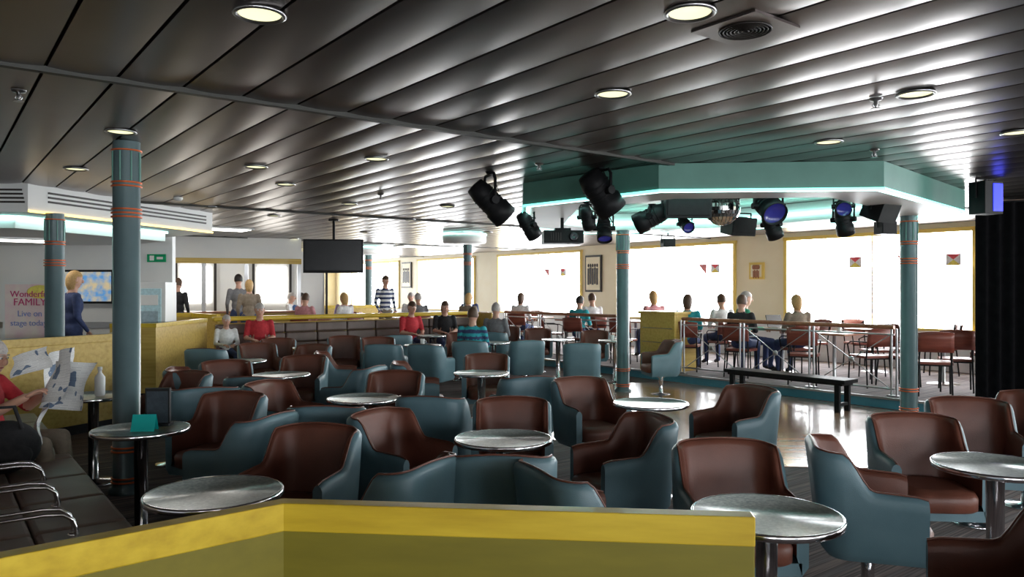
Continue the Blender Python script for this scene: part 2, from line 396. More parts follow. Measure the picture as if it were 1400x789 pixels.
# ------------------------------------------------------------ stage lights
def stage_light(x, y, ztop, z, aim, s=1.0, lens='lens', name='stage_spotlight', fat=1.0):
    b = MB(); a = Vector(aim).normalized(); r = 0.085 * s * fat
    prof = [(0.0, -0.17 * s), (r * 0.8, -0.16 * s), (r * 0.95, -0.1 * s), (r, -0.09 * s), (r, 0.06 * s), (r * 1.12, 0.07 * s), (r * 1.12, 0.17 * s), (r * 1.02, 0.17 * s), (r * 1.0, 0.14 * s), (0.0, 0.145 * s)]
    b.lathe(prof, (0, 0, 0), ['black'] * 8 + [lens], 20, True, a)
    for q in (-0.06, -0.02, 0.02): b.lathe([(r, (q - .006) * s), (r * 1.08, q * s), (r, (q + .006) * s)], (0, 0, 0), 'black', 20, True, a)
    side = a.cross(Vector((0, 0, 1)))
    side = side.normalized() if side.length > 0.1 else Vector((1, 0, 0))
    w = r * 1.35; top = min(0.2 * s, ztop - z - 0.03)
    pts = [side * w, side * w + Vector((0, 0, top * .8)), side * w * .8 + Vector((0, 0, top)), -side * w * .8 + Vector((0, 0, top)), -side * w + Vector((0, 0, top * .8)), -side * w]
    b.tube(pts, 0.011 * s, 'black', 8)
    b.tube([side * (w + 0.02), side * (r * .9)], 0.03 * s, 'black', 10); b.tube([-side * (w + 0.02), -side * (r * .9)], 0.03 * s, 'black', 10)
    b.tube([(0, 0, top - .01), (0, 0, ztop - z)], 0.012, 'black', 8)
    if ztop - z - top > 0.1: b.box((0, 0, top + 0.03 * s), (0.06 * s, 0.06 * s, 0.07 * s), 'black')
    b.lathe([(0.03, ztop - z - 0.02), (0.045, ztop - z)], (0, 0, 0), 'black', 12)
    b.tube([(0.03, 0, top), (0.09, 0.02, top * 0.4), -a * 0.15 * s + Vector((0.02, 0, 0))], 0.006, 'black', 6)
    b.obj(name, (x, y, z))
stage_light(-0.22, 7.5, CEIL, 2.46, (0.75, 0.3, -0.75), 1.35)
stage_light(0.84, 7.25, CEIL, 2.52, (0.6, 0.3, -0.8), 1.3, fat=1.2)
stage_light(0.19, 9.0, CEIL, 2.35, (0.4, 0.3, -0.6), 1.0, fat=1.0)
stage_light(0.78, 7.9, 2.5, 2.34, (0.2, 0.4, -0.6), 0.75)
stage_light(0.98, 8.1, 2.5, 2.24, (0.0, -0.5, -0.9), 0.85, 'bluedim', 'moving_head_light')
stage_light(1.49, 8.1, 2.5, 2.36, (-0.7, 0.3, -0.35), 1.1, fat=1.1)
stage_light(1.97, 8.65, 2.6, 2.33, (0.1, -0.6, -0.3), 0.7, 'bluedim')
stage_light(2.68, 7.95, CEIL, 2.46, (0.1, -0.8, -0.5), 1.1, 'bluedim', 'moving_head_light', 1.25)
stage_light(2.88, 8.45, 2.6, 2.31, (0.3, 0.2, -0.6), 0.95, 'lens')
stage_light(3.55, 8.15, 2.65, 2.48, (-0.3, -0.8, -0.3), 0.85, 'bluedim', 'moving_head_light')
stage_light(3.66, 8.4, 2.6, 2.36, (0.2, 0.2, -0.6), 1.0, 'lens')
b = MB(); b.box((0, 0, 0), (0.24, 0.2, 0.34), 'black'); b.box((0.05, -0.103, 0), (0.13, 0.008, 0.29), 'blue')
for sx in (-.13, .13): b.tube([(sx, 0, 0), (sx, 0, 0.2)], 0.01, 'black', 6)
b.tube([(-.13, 0, 0.2), (.13, 0, 0.2)], 0.01, 'black', 6); b.tube([(0, 0, .15), (0, 0, CEIL - 2.55)], 0.015, 'black', 6)
b.obj('blue_wash_light', (4.98, 8.0, 2.55), 0.3, bevel=0.012)
def speaker(x, y, z, w, h, d, rz, ztop, rx=0, name='loudspeaker'):
    b = MB(); b.box((0, 0, 0), (w, d, h), 'black', rx=rx)
    b.box((0, -d / 2 - 0.004, 0), (w * .92, 0.012, h * .86), 'black', rx=rx)
    tp = min(h / 2 + 0.05, ztop - z - 0.01)
    for sx in (-1, 1): b.tube([(sx * (w / 2 + .01), 0, 0), (sx * (w / 2 + .01), 0, tp)], 0.01, 'black', 6)
    b.tube([(-w / 2 - .01, 0, tp), (w / 2 + .01, 0, tp)], 0.01, 'black', 6)
    b.tube([(0, 0, tp), (0, 0, ztop - z)], 0.015, 'black', 6)
    b.obj(name, (x, y, z), rz, bevel=0.008)
speaker(1.83, 8.0, 2.46, 0.48, 0.24, 0.26, 0.0, 2.75, rx=0.1)
speaker(2.65, 8.9, 2.33, 0.32, 0.2, 0.25, 0.3, 2.75, rx=0.2)
speaker(4.02, 8.3, 2.46, 0.3, 0.22, 0.25, 0.5, 2.75, 0.4)
speaker(2.5, 12.2, 2.33, 0.2, 0.13, 0.15, 0.2, 2.5)
speaker(5.3, 10.8, 2.46, 0.24, 0.18, 0.18, 0.2, 2.75)
b = MB()
for q in (0, 0.25):
    b.tube([(1.4, 8.55 + q, 2.66), (4.3, 8.25 + q, 2.66)], 0.024, 'black', 8)
for k in range(12):
    x = 1.4 + 2.9 * k / 12; y = 8.55 - 0.3 * k / 12
    b.tube([(x, y, 2.66), (x + 0.24, y + 0.23, 2.66)], 0.01, 'black', 6)
for x, y in ((1.6, 8.6), (4.1, 8.35)): b.tube([(x, y, 2.66), (x, y, CEIL)], 0.012, 'black', 6)
b.obj('lighting_truss')
# mirror ball
b = MB(); R = 0.2; rg = 16
for i in range(rg):
    p0 = PI * i / rg; p1 = PI * (i + 1) / rg; nk = max(6, int(32 * math.sin((p0 + p1) / 2)))
    for k in range(nk):
        a0 = 2 * PI * k / nk + 0.02; a1 = 2 * PI * (k + 1) / nk - 0.02
        q = [Vector((math.sin(p) * math.cos(a), math.sin(p) * math.sin(a), math.cos(p))) * R for p, a in ((p0, a0), (p1, a0), (p1, a1), (p0, a1))]
        b.add(q, [(0, 1, 2, 3)], 'mirror')
b.ell((0, 0, 0), (R * .985,) * 3, 'dark', 24, 16)
b.tube([(0, 0, R * .9), (0, 0, 2.75 - 2.52)], 0.01, 'chrome', 8)
b.obj('mirror_ball', (2.35, 8.5, 2.50))
# projector
b = MB(); b.box((0, 0, 0), (0.5, 0.36, 0.16), 'black'); b.lathe([(0.055, 0), (0.055, 0.04), (0.045, 0.045), (0.0, 0.03)], (0.12, -0.18, 0), ['black', 'black', 'lens'], 20, True, (0, -1, 0))
b.tube([(0, 0, .08), (0, 0, 0.5)], 0.022, 'black', 10); b.box((0, 0, 0.49), (0.14, 0.14, 0.02), 'black'); b.box((0, 0, 0.1), (0.2, 0.2, 0.03), 'black')
for k in range(5): b.box((-0.16 + 0.03 * k, -0.182, 0), (0.012, 0.006, 0.1), 'dark')
b.obj('projector', (0.64, 9.7, 2.25), 0.05, bevel=0.012)
# hanging television
b = MB(); b.box((0, 0, 0), (0.98, 0.07, 0.56), 'black'); b.box((0, -0.037, 0.01), (0.93, 0.004, 0.50), 'blackgloss')
b.tube([(0, 0.05, 0), (0, 0.05, CEIL - 2.14)], 0.022, 'black', 10); b.box((0, 0.05, 0), (0.3, 0.05, 0.3), 'black'); b.box((0, 0.05, CEIL - 2.14 - 0.01), (0.16, 0.16, 0.02), 'black')
b.obj('hanging_television', (-2.98, 12.7, 2.14), 0.12, bevel=0.01)

# ------------------------------------------------------------ ceiling fittings
b = MB()
b.lathe([(0.105, 0.0), (0.11, -0.008), (0.10, -0.014), (0.092, -0.012), (0.085, 0.0)], (0, 0, 0), 'steel', 32)
b.lathe([(0.0, -0.003), (0.09, -0.003)], (0, 0, 0), 'lamp', 32)
dl = None
for i, (x, y) in enumerate([(-1.055, 3.18), (.739, 3.16), (.594, 4.48), (2.378, 4.48), (2.477, 5.95), (-2.86, 5.56), (-4.18, 7.29), (-1.2, 6.72), (-2.41, 7.16), (-2.49, 8.36), (3.71, 5.59), (-3.74, 11.96), (-4.24, 10.7), (-1.7, 12.6), (-2.2, 10.3), (-0.9, 10.6), (-3.0, 15.5), (-0.5, 15.5), (-5, 17.5), (5.0, 5.2), (-2.2, 1.2), (0.8, 0.8)]):
    if dl is None: dl = b.obj('recessed_downlight', (x, y, CEIL))
    else: inst(dl, 'recessed_downlight', (x, y, CEIL))
b = MB(); b.box((0, 0, -0.004), (0.33, 0.33, 0.012), 'ceil')
for r in range(1, 8): b.tube([(0.016 * r * math.cos(a * PI / 12), 0.016 * r * math.sin(a * PI / 12), -0.013) for a in range(24)], 0.004, 'dark', 5, closed=True)
b.lathe([(0.0, -0.0105), (0.115, -0.0105)], (0, 0, 0), 'dark', 24)
b.obj('ceiling_speaker', (1.03, 3.36, CEIL), TH)
for x, y in [(-2.86, 4.41), (2.2, 4.6), (-1.6, 9.27), (0.25, 7.0), (3.0, 6.3)]:
    b = MB(); b.lathe([(0.04, 0), (0.035, -0.012), (0.012, -0.016), (0.012, -0.04), (0.006, -0.045), (0.006, -0.06), (0.028, -0.062), (0.028, -0.066)], (0, 0, 0), 'steel', 16)
    for a in (0, PI): b.tube([(0.01 * math.cos(a), 0, -0.03), (0.022 * math.cos(a), 0, -0.045), (0.006 * math.cos(a), 0, -0.062)], 0.003, 'steel', 6)
    b.obj('fire_sprinkler', (x, y, CEIL))
b = MB(); b.lathe([(0.055, 0), (0.055, -0.025), (0.04, -0.045), (0.0, -0.048)], (0, 0, 0), 'white', 20); b.obj('smoke_detector', (-4.2, 9.57, CEIL))
for x, y, r in [(-1.0, 16.0, .46), (-4.1, 21.0, .5), (-6.6, 23.0, .5)]:
    b = MB(); b.lathe([(r * .9, 0), (r, -0.02), (r, -0.16), (r * .96, -0.2), (0, -0.2)], (0, 0, 0), 'white', 40)
    b.lathe([(r * 1.01, -0.03), (r * 1.03, -0.02), (r * 1.01, -0.01)], (0, 0, 0), 'cyan', 40)
    b.obj('ceiling_disc_lamp', (x, y, CEIL))
for x, y in [(-5.6, 14.4), (-7.6, 14.8), (-6.6, 17.6), (-8.2, 18.6), (-2.5, 20.5), (-5.0, 23.0), (-7.0, 10.6)]:  # glowing panels added to brighten the bar and the back centre
    z = CEIL if (x, y) != (-7.0, 10.6) else 2.30
    b = MB(); b.box((0, 0, -0.015), (1.25, 0.62, 0.03), 'white'); b.box((0, 0, -0.033), (1.15, 0.52, 0.008), 'fill_glow'); b.obj('fill_light_panel', (x, y, z), TH)

# ------------------------------------------------------------ tub chair
def make_chair():
    b = MB(); hw = 0.268; yb = -0.235; yf = 0.225; rc = 0.12; th = 0.055
    def path(o):
        P = []; w = hw - o; r = rc - o * 0.6; bk = yb + o
        for k in range(14): P.append((w, yf + (bk + r - yf) * k / 14))
        for k in range(8): a = k * PI / 14; P.append((w - r + r * math.cos(a), bk + r - r * math.sin(a)))
        for k in range(1, 7): P.append((w - r + (2 * (r - w)) * k / 7, bk))
        for k in range(8): a = PI / 2 + k * PI / 14; P.append((-w + r + r * math.cos(a), bk + r - r * math.sin(a)))
        for k in range(13, -1, -1): P.append((-w, yf + (bk + r - yf) * k / 14))
        return P
    prof = [(0.03, 0.29, 0), (0.0, 0.33, 0), (0, 0.0, .4), (0, 0.0, .75), (0.0, -0.03, 1), (0.010, -0.009, 1), (th / 2, 0.0, 1), (th - 0.010, -0.009, 1), (th, -0.03, 1), (th, 0, .6), (th, 0.38, 0)]
    rows = []; base = path(0)
    for (o, dz, f) in prof:
        row = []
        for (x, y), (x0, y0) in zip(path(o), base):
            s = min(1, max(0, (y0 + 0.12) / 0.12)); s = s * s * (3 - 2 * s)
            ba = 0.825 - 0.3 * x0 * x0
            top = ba * (1 - s) + (0.63 - 0.015 * (y0 / yf)) * s
            if y0 > yf - 0.04: top -= 0.25 * (y0 - yf + 0.04)
            if f == 1: z = top + dz
            elif f == 0: z = dz
            else: z = 0.33 + (top - 0.33) * f
            k = max(0, (z - 0.35)) / 0.5
            row.append((x * (1 + 0.03 * k), y - 0.06 * k * min(1, max(0, (0.15 - y0) / 0.35)), z))
        rows.append(row)
    m = len(base); vs = [p for r in rows for p in r]; fs = []; mm = []
    for i in range(len(rows) - 1):
        for k in range(m - 1):
            fs.append((i * m + k, i * m + k + 1, (i + 1) * m + k + 1, (i + 1) * m + k)); mm.append('teal' if i < 6 else 'brown')
    b.add(vs, fs, mm, True)
    nr = len(rows)
    b.add([rows[i][0] for i in range(nr)], [tuple(range(nr))], 'teal'); b.add([rows[i][-1] for i in range(nr)], [tuple(range(nr))[::-1]], 'teal')
    b.tube([Vector(p) + Vector((0, 0, 0.002)) for p in rows[6]], 0.005, 'brown', 6)
    pp = path(0.03); b.prism(pp[::-1], 0.29, 0.35, 'teal')
    def se(w, d0, d1, z, n=28):
        out = []
        for k in range(n):
            a = 2 * PI * k / n; c, s_ = math.cos(a), math.sin(a)
            out.append((w * math.copysign(abs(c) ** 0.45, c), (d0 + d1) / 2 + (d1 - d0) / 2 * math.copysign(abs(s_) ** 0.45, s_), z))
        return out
    L = [se(0.20, -0.17, 0.25, 0.34), se(0.212, -0.18, 0.275, 0.355), se(0.212, -0.18, 0.28, 0.42), se(0.20, -0.17, 0.265, 0.448), se(0.13, -0.11, 0.2, 0.462)]
    vs = [p for r in L for p in r]; nn = 28
    fs = [(i * nn + k, i * nn + (k + 1) % nn, (i + 1) * nn + (k + 1) % nn, (i + 1) * nn + k) for i in range(4) for k in range(nn)]
    b.add(vs, fs, 'brown', True); b.add(L[-1], [tuple(range(nn))], 'brown', True)
    b.lathe([(0.09, 0.29), (0.06, 0.26), (0.032, 0.25), (0.03, 0.03), (0.04, 0.024), (0.14, 0.014), (0.15, 0.006), (0.15, 0)], (0, 0, 0), 'chrome', 28)
    return b
chairs = [  # x, y, facing dx, dy
    (1.08, 3.68, 0, -1), (1.80, 3.85, 1, -0.3), (2.44, 4.5, -0.1, -1), (1.76, 2.70, -1, 0.4), (3.78, 5.6, -1, -0.6), (3.16, 5.2, -0.3, -1),
    (1.74, 5.95, -1, -0.5), (0.66, 6.45, 0.5, -1), (0.66, 4.6, -1, -0.3), (0.34, 3.40, 1, 0.45), (-0.05, 3.80, 0.05, 1), (-0.58, 3.55, -0.9, 0.5),
    (-0.68, 4.74, 1, -0.6), (0.0, 5.2, 0, -1), (-0.55, 5.72, 0.25, 1), (-1.24, 5.28, 0.05, 1), (-1.15, 4.12, -0.3, -1), (-1.70, 4.8, -1, 0.35),
    (-2.12, 5.5, -0.3, -1), (-2.5, 6.2, -0.4, 1), (-3.1, 6.95, -0.5, -1), (-2.3, 6.95, 0, 1), (-1.88, 6.3, 1, -0.4), (-1.6, 7.7, -1, 0.35),
    (-1.1, 6.95, -0.1, -1), (-3.0, 8.05, 0.6, -1), (-4.0, 10.1, 0, 1), (-3.55, 10.7, 0.6, -1), (-2.4, 8.65, 0, -1), (-3.6, 11.7, 0.3, -1),
    (-2.8, 10.4, -0.3, -1), (-2.7, 12.3, 0.3, -1), (-1.8, 10.9, 0.1, 1), (-1.15, 10.8, 0.4, 1), (-0.3, 8.85, 0, -1), (0.1, 6.95, -0.3, 1),
    (-0.6, 11.5, 0.2, 1), (0.2, 11.7, -0.2, 1), (1.02, 11.1, 0.1, 1), (2.25, 11.5, -1, -0.15), (1.5, 13.9, -0.2, -1), (0.5, 14.6, 0, -1),
    (-0.3, 13.9, 0.3, 1), (-0.1, 15.4, 0, -1), (-2.0, 13.0, -.3, 1), (-2.15, 9.4, 1, .2), (-1.0, 8.1, 1, 0.1), (-2.1, 12.0, 0.3, -1), (-0.9, 13.3, 0, -1), (-3.1, 7.5, 1, .2)]
tc = None
for x, y, dx, dy in chairs:
    if tc is None: tc = make_chair().obj('tub_chair', (x, y, 0), face(dx, dy))
    else: inst(tc, 'tub_chair', (x, y, 0), face(dx, dy))
# ------------------------------------------------------------ tables
b = MB(); r = 0.29
b.lathe([(0.0, 0.72), (r - 0.012, 0.72), (r - 0.012, 0.7215), (r - 0.004, 0.7215), (r, 0.716), (r, 0.698), (r - 0.006, 0.694), (0, 0.694)], (0, 0, 0), ['tabletop', 'chrome', 'chrome', 'chrome', 'chrome', 'chrome', 'black'], 48)
b.lathe([(0.11, 0.694), (0.10, 0.675), (0.042, 0.67), (0.038, 0.04), (0.05, 0.03), (0.16, 0.018), (0.17, 0.008), (0.17, 0)], (0, 0, 0), ['black', 'black', 'chrome', 'chrome', 'chrome', 'chrome', 'chrome'], 32)
tabs = [(.997, 2.98), (-1.29, 3.30), (-2.335, 4.79), (-.052, 4.486), (1.07, 5.87), (-1.2, 6.14), (-.32, 7.96), (2.42, 3.81), (-3.45, 6.27), (-2.37, 7.82), (-3.3, 9.3), (-1.4, 11.9), (-3.0, 11.4), (0.8, 13.2), (1.75, 12.9), (-.3, 12.5), (-1.5, 14.3), (-4.0, 12.2)]
tb = None
for x, y in tabs:
    if tb is None: tb = b.obj('round_cafe_table', (x, y, 0))
    else: inst(tb, 'round_cafe_table', (x, y, 0))

# ------------------------------------------------------------ partitions
def partition(name, pts, h, th=0.07, rail=0.085, mp='yellow_panel', z0=0, mr='yellow'):
    b = MB()
    P = [Vector((p[0], p[1])) for p in pts]
    def offs(d):
        out = []
        for i, p in enumerate(P):
            ns_ = []
            if i > 0: t = (P[i] - P[i - 1]).normalized(); ns_.append(Vector((-t.y, t.x)))
            if i < len(P) - 1: t = (P[i + 1] - P[i]).normalized(); ns_.append(Vector((-t.y, t.x)))
            nn = sum(ns_, Vector((0, 0))).normalized(); c = nn.dot(ns_[0])
            out.append(p + nn * d / c)
        return out
    def wall(t, a, c, m):
        o1 = offs(t / 2); o2 = offs(-t / 2)
        n_ = len(P)
        for i in range(n_ - 1):
            q = [o2[i], o2[i + 1], o1[i + 1], o1[i]]
            vs = [(p.x, p.y, a) for p in q] + [(p.x, p.y, c) for p in q]
            fs = [(0, 1, 5, 4), (2, 3, 7, 6), (0, 3, 2, 1), (4, 5, 6, 7)]
            if i == 0: fs.append((3, 0, 4, 7))
            if i == n_ - 2: fs.append((1, 2, 6, 5))
            b.add(vs, fs, m)
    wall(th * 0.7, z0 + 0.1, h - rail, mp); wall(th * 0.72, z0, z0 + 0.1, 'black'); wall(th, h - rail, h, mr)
    return b.obj(name, bevel=0.004)
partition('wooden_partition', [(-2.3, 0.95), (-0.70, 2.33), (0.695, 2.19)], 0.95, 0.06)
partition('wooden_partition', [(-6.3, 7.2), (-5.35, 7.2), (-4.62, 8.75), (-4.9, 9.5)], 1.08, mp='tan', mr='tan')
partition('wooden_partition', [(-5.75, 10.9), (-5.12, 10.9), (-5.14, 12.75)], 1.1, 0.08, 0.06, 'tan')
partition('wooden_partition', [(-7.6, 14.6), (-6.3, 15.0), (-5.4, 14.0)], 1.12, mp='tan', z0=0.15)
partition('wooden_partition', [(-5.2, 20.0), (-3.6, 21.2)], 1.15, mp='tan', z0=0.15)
# long banquette
b = MB(); L = 5.4; ns_ = 9
b.box((L / 2, 0.07, 0.5), (L, 0.08, 1.0), 'tan'); b.box((L / 2, 0.05, 1.075), (L + 0.05, 0.16, 0.08), 'yellow')
b.box((L / 2, -0.3, 0.14), (L, 0.5, 0.28), 'black')
for k in range(ns_):
    x = (k + .5) * L / ns_; w = L / ns_ - 0.012
    b.box((x, -0.32, 0.37), (w, 0.56, 0.17), 'bench_dark')
    for j in range(3): b.box((x, -0.04 - 0.02 * (2 - j), 0.55 + 0.175 * j), (w, 0.13, 0.17), 'bench_dark')
b.box((L + 0.03, -0.25, 0.55), (0.06, 0.7, 1.1), 'tan')
b.obj('banquette_bench', (-5.08, 13.0, 0), TH, bevel=0.03, seg=3)
# left banquette
b = MB(); L = 4.7; ns_ = 8
b.box((L / 2, 0.42, 0.15), (L, 0.66, 0.3), 'black'); b.box((L / 2, 0.86, 0.45), (L, 0.06, 0.9), 'tan'); b.box((L / 2, 0.86, 0.92), (L, 0.12, 0.06), 'tan')
for k in range(ns_):
    x = (k + .5) * L / ns_; w = L / ns_ - 0.01
    b.box((x, 0.2, 0.385), (w, 0.4, 0.13), 'bench'); b.box((x, 0.61, 0.385), (w, 0.405, 0.13), 'bench'); b.box((x, 0.78, 0.66), (w, 0.1, 0.4), 'bench')
x0, y0 = -1.87 + 0.5 * 0.61, 3.74 - 0.5 * 0.79
banq = b.obj('banquette_bench', (x0, y0, 0), TH + PI / 2, bevel=0.025, seg=3)
b = MB()
for x in (0.36, 0.47, 0.95, 1.06, 1.55, 1.66):
    pts = [(x, 0.26, 0.445), (x, 0.255, 0.49), (x, 0.27, 0.545), (x, 0.31, 0.575), (x, 0.38, 0.585), (x, 0.55, 0.585), (x, 0.74, 0.58)]
    b.tube(pts, 0.009, 'chrome', 10); b.lathe([(0.022, 0), (0.022, 0.008), (0.01, 0.012)], (x, 0.26, 0.448), 'chrome', 14)
b.obj('chrome_armrest_rails', (x0, y0, 0), TH + PI / 2)

# ------------------------------------------------------------ railings on deck edge
def railing(name, u0, u1, n, v=E + 0.12):
    b = MB(); z0 = 0.15
    b.tube([(v, u0, 1.08), (v, u1, 1.08)], 0.03, 'wood', 12)
    b.tube([(v, u0, 0.98), (v, u1, 0.98)], 0.012, 'steel', 8); b.tube([(v, u0, 0.25), (v, u1, 0.25)], 0.014, 'steel', 8)
    for k in range(n + 1):
        u = u0 + (u1 - u0) * k / n
        for d in (-0.035, 0.035): b.tube([(v, u + d, z0), (v, u + d, 1.06)], 0.016, 'steel', 8)
        b.box((v, u, z0 + 0.01), (0.09, 0.16, 0.02), 'steel')
    for k in range(n):
        a = u0 + (u1 - u0) * k / n + .05; c = u0 + (u1 - u0) * (k + 1) / n - .05
        b.tube([(v, a, 0.25), (v, c, 0.98)], 0.007, 'steel', 6); b.tube([(v + 0.014, a, 0.98), (v + 0.014, c, 0.25)], 0.007, 'steel', 6)
        m = (a + c) / 2; b.lathe([(0.0, -0.01), (0.04, -0.01), (0.04, 0.01), (0, 0.01)], (v, m, 0.615), 'steel', 16, True, (1, 0, 0))
    b.obj(name, rz=TH)
railing('deck_railing', 4.95, 8.55, 3)
railing('deck_railing', 10.0, 13.6, 3)
b = MB(); b.box((0, 0, 0.5), (0.06, 0.8, 1.0), 'tan'); b.box((0.3, 0.38, 0.5), (0.56, 0.05, 1.0), 'tan'); b.box((0.3, -0.38, 0.5), (0.56, 0.05, 1.0), 'tan')
b.box((0.28, 0, 1.02), (0.68, 0.86, 0.05), 'tan')
for k in range(3): b.box((-0.035, 0, 0.25 + 0.25 * k), (0.01, 0.7, 0.012), 'steel')
x, y = W(E + 0.12, 9.1); b.obj('waiter_station', (x, y, 0.15), TH, bevel=0.008)
# black low bench
b = MB(); Lb = 1.85
b.box((Lb / 2, 0, 0.40), (Lb, 0.34, 0.05), 'black'); b.box((Lb / 2, 0, 0.36), (Lb - 0.1, 0.28, 0.03), 'black')
for x in (0.12, Lb - 0.12):
    for y in (-0.12, 0.12): b.box((x, y, 0.18), (0.07, 0.05, 0.36), 'black')
    b.box((x, 0, 0.1), (0.05, 0.24, 0.04), 'black')
b.obj('low_black_bench', (4.35, 9.75, 0.006), TH + PI / 2, bevel=0.006)

# ------------------------------------------------------------ cafe chairs + tables on deck
def make_cafe():
    b = MB()
    for sx in (-1, 1):
        b.tube([(sx * .2, 0.2, 0), (sx * .19, 0.18, 0.44)], 0.012, 'black', 8)
        b.tube([(sx * .2, -0.24, 0), (sx * .19, -0.2, 0.44), (sx * .19, -0.23, 0.6), (sx * .19, -0.27, 0.84)], 0.012, 'black', 8)
        b.tube([(sx * .19, 0.17, 0.4), (sx * .22, 0.19, 0.62), (sx * .23, 0.1, 0.66), (sx * .2, -0.24, 0.67)], 0.011, 'black', 8)
    b.tube([(-.19, 0.18, 0.42), (.19, 0.18, 0.42)], 0.01, 'black', 8); b.tube([(-.19, -0.2, 0.42), (.19, -0.2, 0.42)], 0.01, 'black', 8)
    vs = []; fs = []
    for j in range(4):
        for k in range(9):
            t = k / 8 * 2 - 1; z = 0.60 + 0.26 * j / 3 + (0.02 * (1 - t * t) if j == 3 else 0)
            vs.append((t * .215, -0.235 - 0.045 * j / 3 - 0.03 * (1 - t * t), z))
    base = len(vs)
    vs += [(x, y - 0.018, z) for x, y, z in vs]
    for j in range(3):
        for k in range(8):
            a = j * 9 + k; fs.append((a, a + 1, a + 10, a + 9)); fs.append((base + a, base + a + 9, base + a + 10, base + a + 1))
    for k in range(8): fs.append((27 + k, 28 + k, base + 28 + k, base + 27 + k)); fs.append((k, base + k, base + k + 1, k + 1))
    for j in range(3): fs.append((j * 9, j * 9 + 9, base + j * 9 + 9, base + j * 9)); fs.append((j * 9 + 8, base + j * 9 + 8, base + j * 9 + 17, j * 9 + 17))
    b.add(vs, fs, 'redwood', True)
    b.prism([(0.21, -0.2), (0.22, 0.15), (0.17, 0.22), (-0.17, 0.22), (-0.22, 0.15), (-0.21, -0.2)], 0.43, 0.465, 'redwood')
    return b
cafe_src = [None]
def cafe(x, y, dx, dy):
    if cafe_src[0] is None: cafe_src[0] = make_cafe().obj('cafe_chair', (x, y, 0.15), face(dx, dy))
    else: inst(cafe_src[0], 'cafe_chair', (x, y, 0.15), face(dx, dy))
for x, y, dx, dy in [(6.3, 10.8, 0.5, 1), (5.75, 11.3, 1, 0.3), (7.3, 11.6, -1, 0.1), (5.3, 11.3, -0.2, 1), (4.45, 11.6, .5, 1), (5.9, 12.3, -1, 0), (5.5, 14.0, -1, -.4), (7.2, 12.8, -1, 0.3), (6.2, 12.6, 0.3, 1),
                     (6.4, 14.0, 0, -1), (3.3, 14.5, 0.5, 1), (2.0, 16.4, 1, 0.2), (2.2, 14.9, .5, 1), (0.9, 17.0, 1, .2), (1.5, 18.1, 0, -1), (-0.3, 18.6, 1, 0), (0.6, 19.5, 0, -1), (-1.8, 18.2, 1, 0), (-3.4, 18.5, 1, 0), (5.75, 10.35, .5, 1)]:
    cafe(x, y, dx, dy)
b = MB(); b.box((0, 0, 0.735), (0.75, 0.75, 0.03), 'wood')
b.lathe([(0.1, 0.72), (0.03, 0.70), (0.03, 0.03), (0.22, 0.012), (0.23, 0)], (0, 0, 0), 'steel', 24)
sq = None
for x, y in [(6.55, 11.55), (5.15, 12.15), (4.75, 13.35), (6.35, 13.3), (3.75, 15.1), (2.7, 16.6), (1.5, 17.3), (0.5, 18.7), (-1.1, 18.9), (-2.7, 18.8), (-4.4, 17.8)]:
    if sq is None: sq = b.obj('square_cafe_table', (x, y, 0.15), TH, bevel=0.005)
    else: inst(sq, 'square_cafe_table', (x, y, 0.15), TH)

# ------------------------------------------------------------ curtain
b = MB(); n = 90; vs = []; x0_, y0_ = 6.12, 10.05; x1_, y1_ = 8.2, 9.2
for j in range(9):
    z = 2.73 * (1 - j / 8) + 0.16 * (j / 8)
    for k in range(n + 1):
        t = k / n; amp = 0.035 + 0.015 * j / 8; a = t * 2 * PI * 15 + 0.3 * math.sin(t * 9)
        vs.append((x0_ + (x1_ - x0_) * t, y0_ + (y1_ - y0_) * t + amp * math.sin(a), z))
b.add(vs, [(j * (n + 1) + k, j * (n + 1) + k + 1, (j + 1) * (n + 1) + k + 1, (j + 1) * (n + 1) + k) for j in range(8) for k in range(n)], 'curtain', True)
b.tube([(x0_ - .05, y0_, 2.735), (x1_, y1_, 2.735)], 0.012, 'black', 8)
b.obj('stage_curtain')

# ------------------------------------------------------------ left side: soffit, wall, screen, bar
b = MB(); SP = [(-9.5, 8.1), (-5.32, 8.36), (-4.57, 11.6), (-6.2, 12.9), (-10, 12.9)]
b.prism(SP, 2.44, CEIL + 0.02, 'white')
d = Vector((SP[2][0] - SP[1][0], SP[2][1] - SP[1][1])); Ln = d.length; an = math.atan2(d.y, d.x)
for r in range(3):
    for s0, s1 in ((0.08, 0.5), (0.52, 0.95)):
        m = (s0 + s1) / 2
        b.box((SP[1][0] + d.x * m + 0.006, SP[1][1] + d.y * m, 2.58 + 0.05 * r), ((s1 - s0) * Ln, 0.012, 0.022), 'dark', rz=an)
for k in range(4):
    b.box((-5.55 - 0.01 * k, 8.34, 2.55 + 0.045 * k), (0.4, 0.012, 0.02), 'dark', rz=0.06)
b.box((SP[1][0] + d.x * .5 + 0.005, SP[1][1] + d.y * .5, 2.452), (Ln, 0.02, 0.02), 'warmled', rz=an)
b.obj('trim_bar_soffit')
b = MB(); LP = [(-9.3, 8.6), (-5.75, 8.8), (-5.15, 11.3), (-6.3, 12.3), (-9.3, 12.3)]
b.prism(LP, 2.3, 2.44, 'white')
for p, q in ((LP[0], LP[1]), (LP[1], LP[2])):
    dd = Vector((q[0] - p[0], q[1] - p[1])); nx = Vector((dd.y, -dd.x)).normalized() * 0.03
    b.box(((p[0] + q[0]) / 2 + nx.x, (p[1] + q[1]) / 2 + nx.y, 2.425), (dd.length, 0.03, 0.02), 'cyan', rz=math.atan2(dd.y, dd.x))
b.obj('trim_bar_soffit_lower')
b = MB(); b.box((-7.9, 12.6, 1.375), (4.6, 0.12, 2.75), 'white'); b.box((-7.9, 12.53, 1.0), (4.6, 0.03, 0.1), 'steel'); b.obj('wall_lounge_screen')
